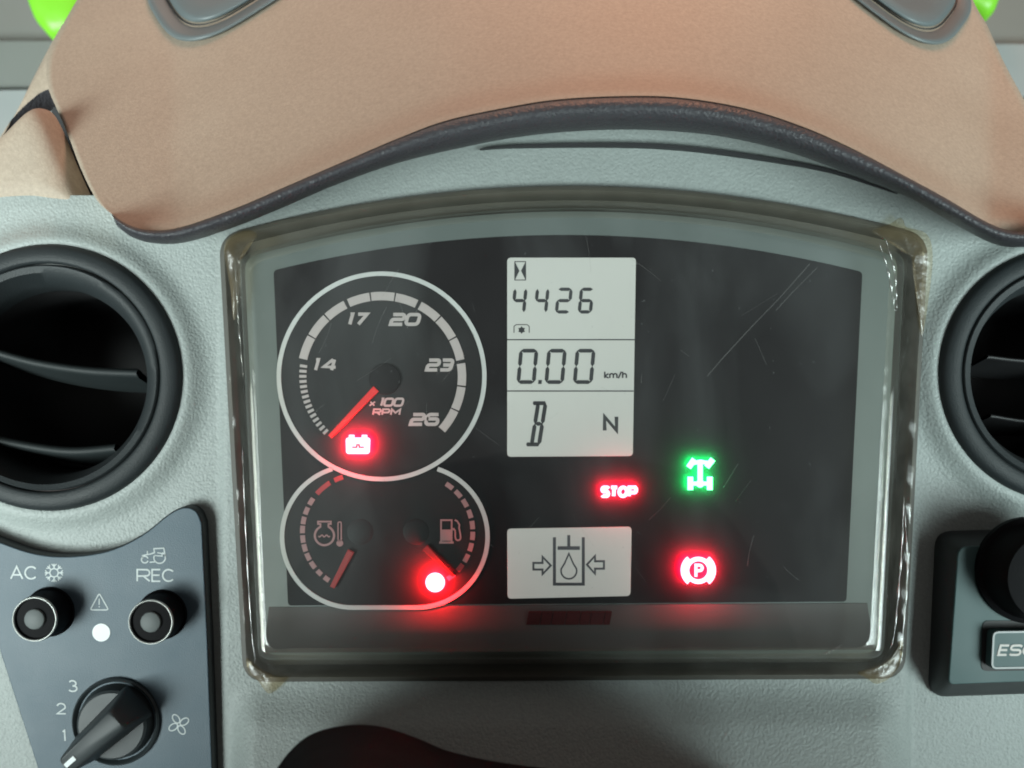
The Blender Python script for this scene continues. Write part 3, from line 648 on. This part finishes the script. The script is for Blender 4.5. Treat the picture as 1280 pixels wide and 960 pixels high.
# clear cover
v, f = loft([ring3(xz(CL_COV, -0.004), y) if d == 0 else ring3(xz(offset(CL_COV, d), -0.004), y) for d, y in ((-1.5, 0.005), (0, -0.004), (0.6, -0.0075), (2.2, -0.0098), (5.0, -0.0113), (9, -0.0119), (14, -0.0120))], True, False, True)
cover = obj('clear_cover', v, f, M['clear'], cl, True, 40)
mb = px_ribbon([(1012, 330), (975, 372), (940, 408), (905, 446), (884, 470)], 1.1, -0.01215, 0.0001); mb.build('scratch', M['scratch'], cover); px_ribbon([(1022, 334), (990, 366), (970, 388)], 0.8, -0.01215, 0.0001).build('scratch', M['scratch'], cover); mb = MB()
for k in range(34):                    # fine random hairline scratches
    x, y, a, L = random.uniform(380, 1040), random.uniform(330, 730), random.uniform(0.5, 2.6), random.uniform(8, 55)
    c = random.uniform(-0.15, 0.15)
    px_ribbon([(x+L*t*math.cos(a+c*t), y-L*t*math.sin(a+c*t)) for t in (0, .25, .5, .75, 1)], random.uniform(0.25, 0.6), -0.01215, 0.0001, False, mb)
mb.build('hairline_scratches', M['scratch'], cover)['kind'] = 'stuff'

# ------------------------------------------------------------------ plastic film and aged glue round the cluster edge
film = thing('protective_film', W(1140, 560, -0.003), 'clear wrinkled plastic film stretched round the cluster edge with yellowed glue at its corners', 'plastic film')
NP = 420
base = resample(CL_COV + [CL_COV[0]], NP+1)[:-1]; outl = resample(CL_OUT + [CL_OUT[0]], NP+1)[:-1]
def wob(k, s, amp, sd): 
    t = k/NP*2*math.pi
    return amp*mnoise.noise(Vector((math.cos(t)*s, math.sin(t)*s, sd)))
rings = []
for t, y, am in ((-0.55, -0.0127, 0.2), (-0.15, -0.0124, 0.5), (0.10, -0.0108, 1.5), (0.28, -0.0085, 3.0), (0.5, -0.0062, 3.8), (0.75, -0.0048, 3.4), (1.0, -0.0042, 2.0), (1.28, -0.0036, 2.5)):
    rr = []
    for k in range(NP):
        a, b = Vector(base[k]), Vector(outl[k]); 
        side = 1.6 if a.x > 1000 else (1.0 if a.x < 400 else 0.5)
        d = (b-a); ext = t + (0.12*wob(k, 9, 1, 3.1) if t > 1.1 else 0)
        p = a + d*ext + d.normalized()*wob(k, 14, am*side*0.8, t*2.0)
        yy = y - abs(wob(k, 22, 0.0012, 5+t))*am*0.35*side
        rr.append(W(p.x, p.y, yy))
    rings.append(rr)
v, f = loft(rings, True); obj('film_skirt', v, f, M['film'], film, True)
def blob(pts, y, seed):
    pts = smooth_path(pts, 4, True)
    p2 = xz(pts, y); cx = sum(p[0] for p in p2)/len(p2); cz = sum(p[1] for p in p2)/len(p2)
    rr = []
    for s, t in ((1, 0), (0.93, .55), (0.78, .85), (0.5, 1.0), (0.2, .9)):
        rr.append([(cx+(a-cx)*s, y-0.0016*t*(0.7+0.9*abs(mnoise.noise(Vector((a*60, b*60, seed+s))))), cz+(b-cz)*s) for a, b in p2])
    v, f = loft(rr, True, False, True); obj('glue_residue', v, f, M['glue'], film, True)
blob([(280, 312), (290, 294), (312, 288), (322, 296), (306, 310), (304, 340), (300, 380), (292, 400), (288, 360)], -0.0042, 1.0)
blob([(1090, 290), (1112, 280), (1126, 272), (1133, 284), (1158, 292), (1166, 320), (1160, 380), (1152, 420), (1146, 380), (1142, 330), (1120, 306)], -0.0040, 2.0)
blob([(308, 822), (322, 832), (345, 845), (360, 846), (352, 856), (336, 867), (322, 850), (310, 840)], -0.0040, 3.0)
blob([(1072, 840), (1098, 830), (1120, 812), (1128, 800), (1126, 826), (1114, 846), (1096, 855), (1084, 848)], -0.0040, 4.0)
# bright stretched ridges of film on the right and lower left
def ridge(path, w, y):
    p = resample(smooth_path(path, 6), 50); c = xz(p, y); rr = []
    for k, (x, z) in enumerate(c):
        e = math.sin(math.pi*k/49)**0.5*(0.6+0.4*math.sin(k*0.7+path[0][0])); h = w*S*e+1e-5
        rr.append([(x+h*math.cos(a), y-h*1.5*math.sin(a), z) for a in (0, .6, 1.2, 1.8, 2.4, 3.14)])
    v, f = loft(rr, False); obj('film_crease', v, f, M['crease'], film, True)
ridge([(1098, 300), (1110, 340), (1119, 390)], 1.5, -0.0132); ridge([(1106, 296), (1118, 340), (1121, 388)], 1.5, -0.0130)
ridge([(1130, 620), (1126, 700), (1118, 790), (1112, 812)], 1.5, -0.0085); ridge([(1131, 640), (1134, 720), (1127, 800), (1121, 815)], 1.2, -0.0070)
ridge([(1112, 520), (1108, 620), (1102, 720), (1094, 810)], 0.55, -0.0115); ridge([(1106, 540), (1100, 660), (1091, 790)], 0.5, -0.0121)
ridge([(303, 560), (308, 680), (314, 780), (319, 828)], 1.0, -0.0075); ridge([(294, 330), (298, 400), (304, 470)], 0.9, -0.0070)
ridge([(1030, 818), (1040, 812), (1052, 806)], 3.0, -0.0128)

# ------------------------------------------------------------------ climate control panel, lower left
YC = -0.0065
cp = thing('climate_control_panel', W(140, 830, 0), 'slate climate panel below the left round vent with two push buttons and fan knob', 'control panel')
p2 = xz(CLIM, YC)
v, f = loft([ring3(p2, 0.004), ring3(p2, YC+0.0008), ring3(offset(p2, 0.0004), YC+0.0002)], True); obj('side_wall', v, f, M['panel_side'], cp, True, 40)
v, f = prism(offset(p2, 0.0004), YC, YC+0.001, 0.0003); obj('front_plate', v, f, M['panel'], cp)
YT = YC-0.0001
def zl(p): return [(a/2.823, 620+b/2.823) for a, b in p]
text('AC', (12.5, 707.5, 47, 724.5), YT, 2.0, M['print'], 'lettering', cp, 0, 0.22)
text('REC', (170.5, 711, 218.5, 727.5), YT, 2.0, M['print'], 'lettering', cp, 0, 0.22)
mb = MB(); k = 0
sx, sy = 67.5, 716
px_ribbon([(sx+5.5*math.cos(R(a)), sy+5.5*math.sin(R(a))) for a in range(0, 360, 45)], 1.5, YT, 0.0002, True, mb)
for a in range(0, 360, 45):
    c, s = math.cos(R(a)), math.sin(R(a)); L = 11.5
    px_ribbon([(sx+5.5*c, sy+5.5*s), (sx+L*c, sy+L*s)], 1.5, YT-.00001, 0.0002, False, mb)
    px_ribbon([(sx+L*math.cos(R(a-16)), sy+L*math.sin(R(a-16))), (sx+8*c, sy+8*s), (sx+L*math.cos(R(a+16)), sy+L*math.sin(R(a+16)))], 1.2, YT-.00002, 0.0002, False, mb)
mb.build('snowflake_symbol', M['print'], cp)
mb = px_ribbon(parc(181, 699.5, 4.2, 20, 340, 16), 1.5, YT, 0.0002)
px_ribbon(parc(199.5, 697, 7.2, 60, -200, 16), 1.5, YT, 0.0002, False, mb)
px_ribbon(zl([(503, 222), (503, 210), (530, 205), (545, 200), (543, 186), (578, 184), (583, 212)]), 1.4, YT, 0.0002, False, mb); px_ribbon(zl([(520, 205), (520, 194)]), 1.3, YT-.00001, 0.0002, False, mb); px_ribbon(zl([(555, 200), (572, 203), (572, 212), (545, 210)]), 1.2, YT-.00001, 0.0002, False, mb); px_ribbon(zl([(528, 234), (548, 232)]), 1.3, YT, 0.0002, False, mb)
mb.build('tractor_symbol', M['print'], cp)
mb = px_ribbon(rounded(zl([(318, 402), (350, 343), (383, 402)]), 3, 3), 1.4, YT, 0.0002, True); px_ribbon(zl([(350, 362), (350, 384)]), 1.3, YT, 0.0002, False, mb); px_ribbon(zl([(350, 389), (350, 393)]), 1.3, YT, 0.0002, False, mb)
mb.build('warning_triangle_symbol', M['print'], cp)
px_plate(circ(126.5, 790.7, 11.2, 32), YT-.0001, 0.0003).build('white_indicator_dot', M['white'], cp)
for s, b in (('s3', (85, 850, 97, 865)), ('s2', (70.5, 878.5, 82.5, 893)), ('s1', (78, 912, 84, 927))):
    text([s], b, YT, 1.8, M['print'], 'fan_speed_numeral', cp, -0.05)
mb = MB()
for k in range(4):
    a = R(45+90*k+10); c = Vector((223.5, 905.5)); d = Vector((math.cos(a), math.sin(a))); n = Vector((-d.y, d.x))
    lp = [c+d*(7.6+6.0*math.cos(t))+n*(3.8*math.sin(t)+1.2) for t in [R(q) for q in range(0, 360, 20)]]
    px_ribbon([(p.x, p.y) for p in lp], 1.4, YT-.00001*k, 0.0002, True, mb)
mb.build('fan_symbol', M['print'], cp)
def button(cx, cy):
    h = 0.0115
    v, f = loft(lathe(cx, cy, [(31, YC+0.001), (31, YC-0.0006), (30, YC-0.001), (28.6, YC-0.0006), (28.3, YC-0.001), (27.6, YC-h+0.001), (26.8, YC-h), (24.0, YC-h), (23.5, YC-h+0.0008), (12, YC-h+0.0006)], YC, 48), True, False, True)
    b = obj('push_button', v, f, M['rubber'], cp, True, 35)
    v, f = loft(lathe(cx, cy, [(27.3, YC-h+0.0006), (26.7, YC-h-0.0002), (25.9, YC-h-0.0003), (24.9, YC-h+0.0002)], YC, 48)); obj('cap_rim', v, f, M['metal'], b, True)
    v, f = loft(lathe(cx, cy, [(12.5, YC-h+0.0006), (12.2, YC-h-0.0002), (11.2, YC-h-0.0004), (1, YC-h-0.00045)], YC, 32), True, False, True); obj('lens', v, f, M['lens'], b, True)
button(62.5, 764.5); button(203, 768)
KX, KY = 146, 901
v, f = loft(lathe(KX, KY, [(55, YC+0.001), (54.5, YC-0.0012), (52.5, YC-0.0018), (50.5, YC-0.0012), (48, YC+0.0005), (46, YC-0.0005), (43, YC-0.0045), (40, YC-0.0052), (5, YC-0.0052)], YC, 64), True, False, True)
M['knob'] = mat('knob_slate', (0.024, 0.032, 0.035), 0.5, var=0.08)
kn = obj('fan_knob', v, f, M['knob'], cp, True, 35)
c = W(KX, KY, YC); ang = R(222); d = Vector((math.cos(ang), math.sin(ang))); n = Vector((-d.y, d.x)); s = S*(D+YC)/D
rings = []
for y, l0, l1, w in ((YC-0.004, -46, 48, 25), (YC-0.010, -43, 50, 20), (YC-0.0160, -38, 51, 16), (YC-0.0178, -36, 50, 14.5), (YC-0.0185, -34, 48, 12)):
    pl = rounded([(l0, -w), (l1, -w*0.75), (l1, w*0.75), (l0, w)], 6, 4)
    rings.append([(c.x+(d.x*a+n.x*b)*s, y, c.z+(d.y*a+n.y*b)*s) for a, b in pl])
v, f = loft(rings, True, False, True); obj('grip', v, f, M['knob'], kn, True, 45)
rings = []
for y in (YC-0.0184, YC-0.0188):
    rings.append([(c.x+(d.x*a+n.x*b)*s, y, c.z+(d.y*a+n.y*b)*s) for a, b in ((32, -2.8), (47, -2.8), (47, 2.8), (32, 2.8))])
v, f = loft(rings, True, False, True); obj('pointer_mark', v, f, M['white'], kn)

# ------------------------------------------------------------------ switch panel, lower right
YS = -0.016
sp = thing('switch_panel', W(1260, 770, 0), 'raised grey switch panel at the lower right edge with black knob and ESC badge button', 'switch panel')
p2 = xz(rounded([(1197, 682), (1420, 676), (1420, 848), (1184.5, 857)], [14, 5, 5, 9]), YS)
pb = xz(rounded([(1169, 664), (1420, 657), (1420, 860), (1159.5, 869)], [20, 5, 5, 20]), 0)
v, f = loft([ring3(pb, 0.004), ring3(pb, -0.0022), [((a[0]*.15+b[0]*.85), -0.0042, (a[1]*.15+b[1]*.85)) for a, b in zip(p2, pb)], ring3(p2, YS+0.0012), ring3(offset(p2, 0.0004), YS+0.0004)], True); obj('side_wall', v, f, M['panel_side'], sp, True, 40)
v, f = prism(offset(p2, 0.0003), YS, YS+0.0012, 0.0004); obj('front_plate', v, f, M['badge'], sp)
v, f = loft(lathe(1284, 712, [(66, YS+0.0005), (66, YS-0.002), (60, YS-0.003), (57, YS-0.006), (57, YS-0.013), (53, YS-0.016), (30, YS-0.017), (2, YS-0.0172)], YS, 64), True, False, True); obj('rotary_knob', v, f, M['rubber'], sp, True, 40)
slot = px_plate(rounded([(1228.5, 776), (1420, 776), (1420, 836), (1226.5, 839)], 8), YS-0.0003, 0.0006).build('button_slot', M['black'], sp)
bd = px_plate(rounded([(1241, 789), (1420, 786), (1420, 834), (1238.5, 837)], 7), YS-0.0045, 0.004, 0.0004).build('badge_button', M['badge'], sp)
px_ribbon(rounded([(1242.5, 790.5), (1418, 787.5), (1418, 832.5), (1240.3, 835.3)], 6), 2.2, YS-0.0047, 0.0004, True).build('badge_rim', mat('badge_rim_grey', (0.24, 0.26, 0.26), 0.4, var=0.1), bd)
text('ESC', (1246.5, 805.5, 1297, 820), YS-0.0047, 2.7, mat('badge_letter_silver', (0.40, 0.37, 0.34), 0.4), 'badge_lettering', bd, 0.28, 0.22)

# ------------------------------------------------------------------ steering column cover, bottom
prof = smooth_path([(335, 1080), (340, 985), (352, 952), (385, 920), (430, 907), (475, 908), (520, 922), (565, 940), (640, 955), (760, 968), (860, 972), (905, 974), (935, 980), (962, 990), (975, 1015), (978, 1080)], 7)
rings = []
for y, dp in ((0.002, 26), (-0.02, 11), (-0.045, 3), (-0.065, 0), (-0.08, 0.5), (-0.11, 8), (-0.15, 22), (-0.20, 44), (-0.27, 84)):
    rings.append([(b[0], y, b[1]) for b in xz([(p[0], p[1]+dp) for p in prof], y)])
v, f = loft(rings, False); f.append(tuple(range(8*len(prof), 9*len(prof))))
col = thing('steering_column_cover', W(640, 1050, 0), 'black steering column cover rising into the bottom edge below the cluster', 'column cover')
obj('upper_cover', v, f, M['column'], col, True, 50)
rings = []
for y, hw, dp in ((-0.085, 0.105, 14), (-0.09, 0.122, 8), (-0.10, 0.130, 6), (-0.15, 0.134, 6), (-0.21, 0.126, 8), (-0.26, 0.11, 14), (-0.265, 0.10, 24)):
    z = W(640, 960+dp, y).z
    rings.append([(0.004+hw*math.cos(R(a)), y, z-0.05+0.05*(max(0.0, math.sin(R(a)))**0.35)) for a in range(180, -1, -6)])
v, f = loft(rings, False); obj('side_light_blocker', v, f, M['column'], col, True)  # unseen block added to keep side light off the lower centre
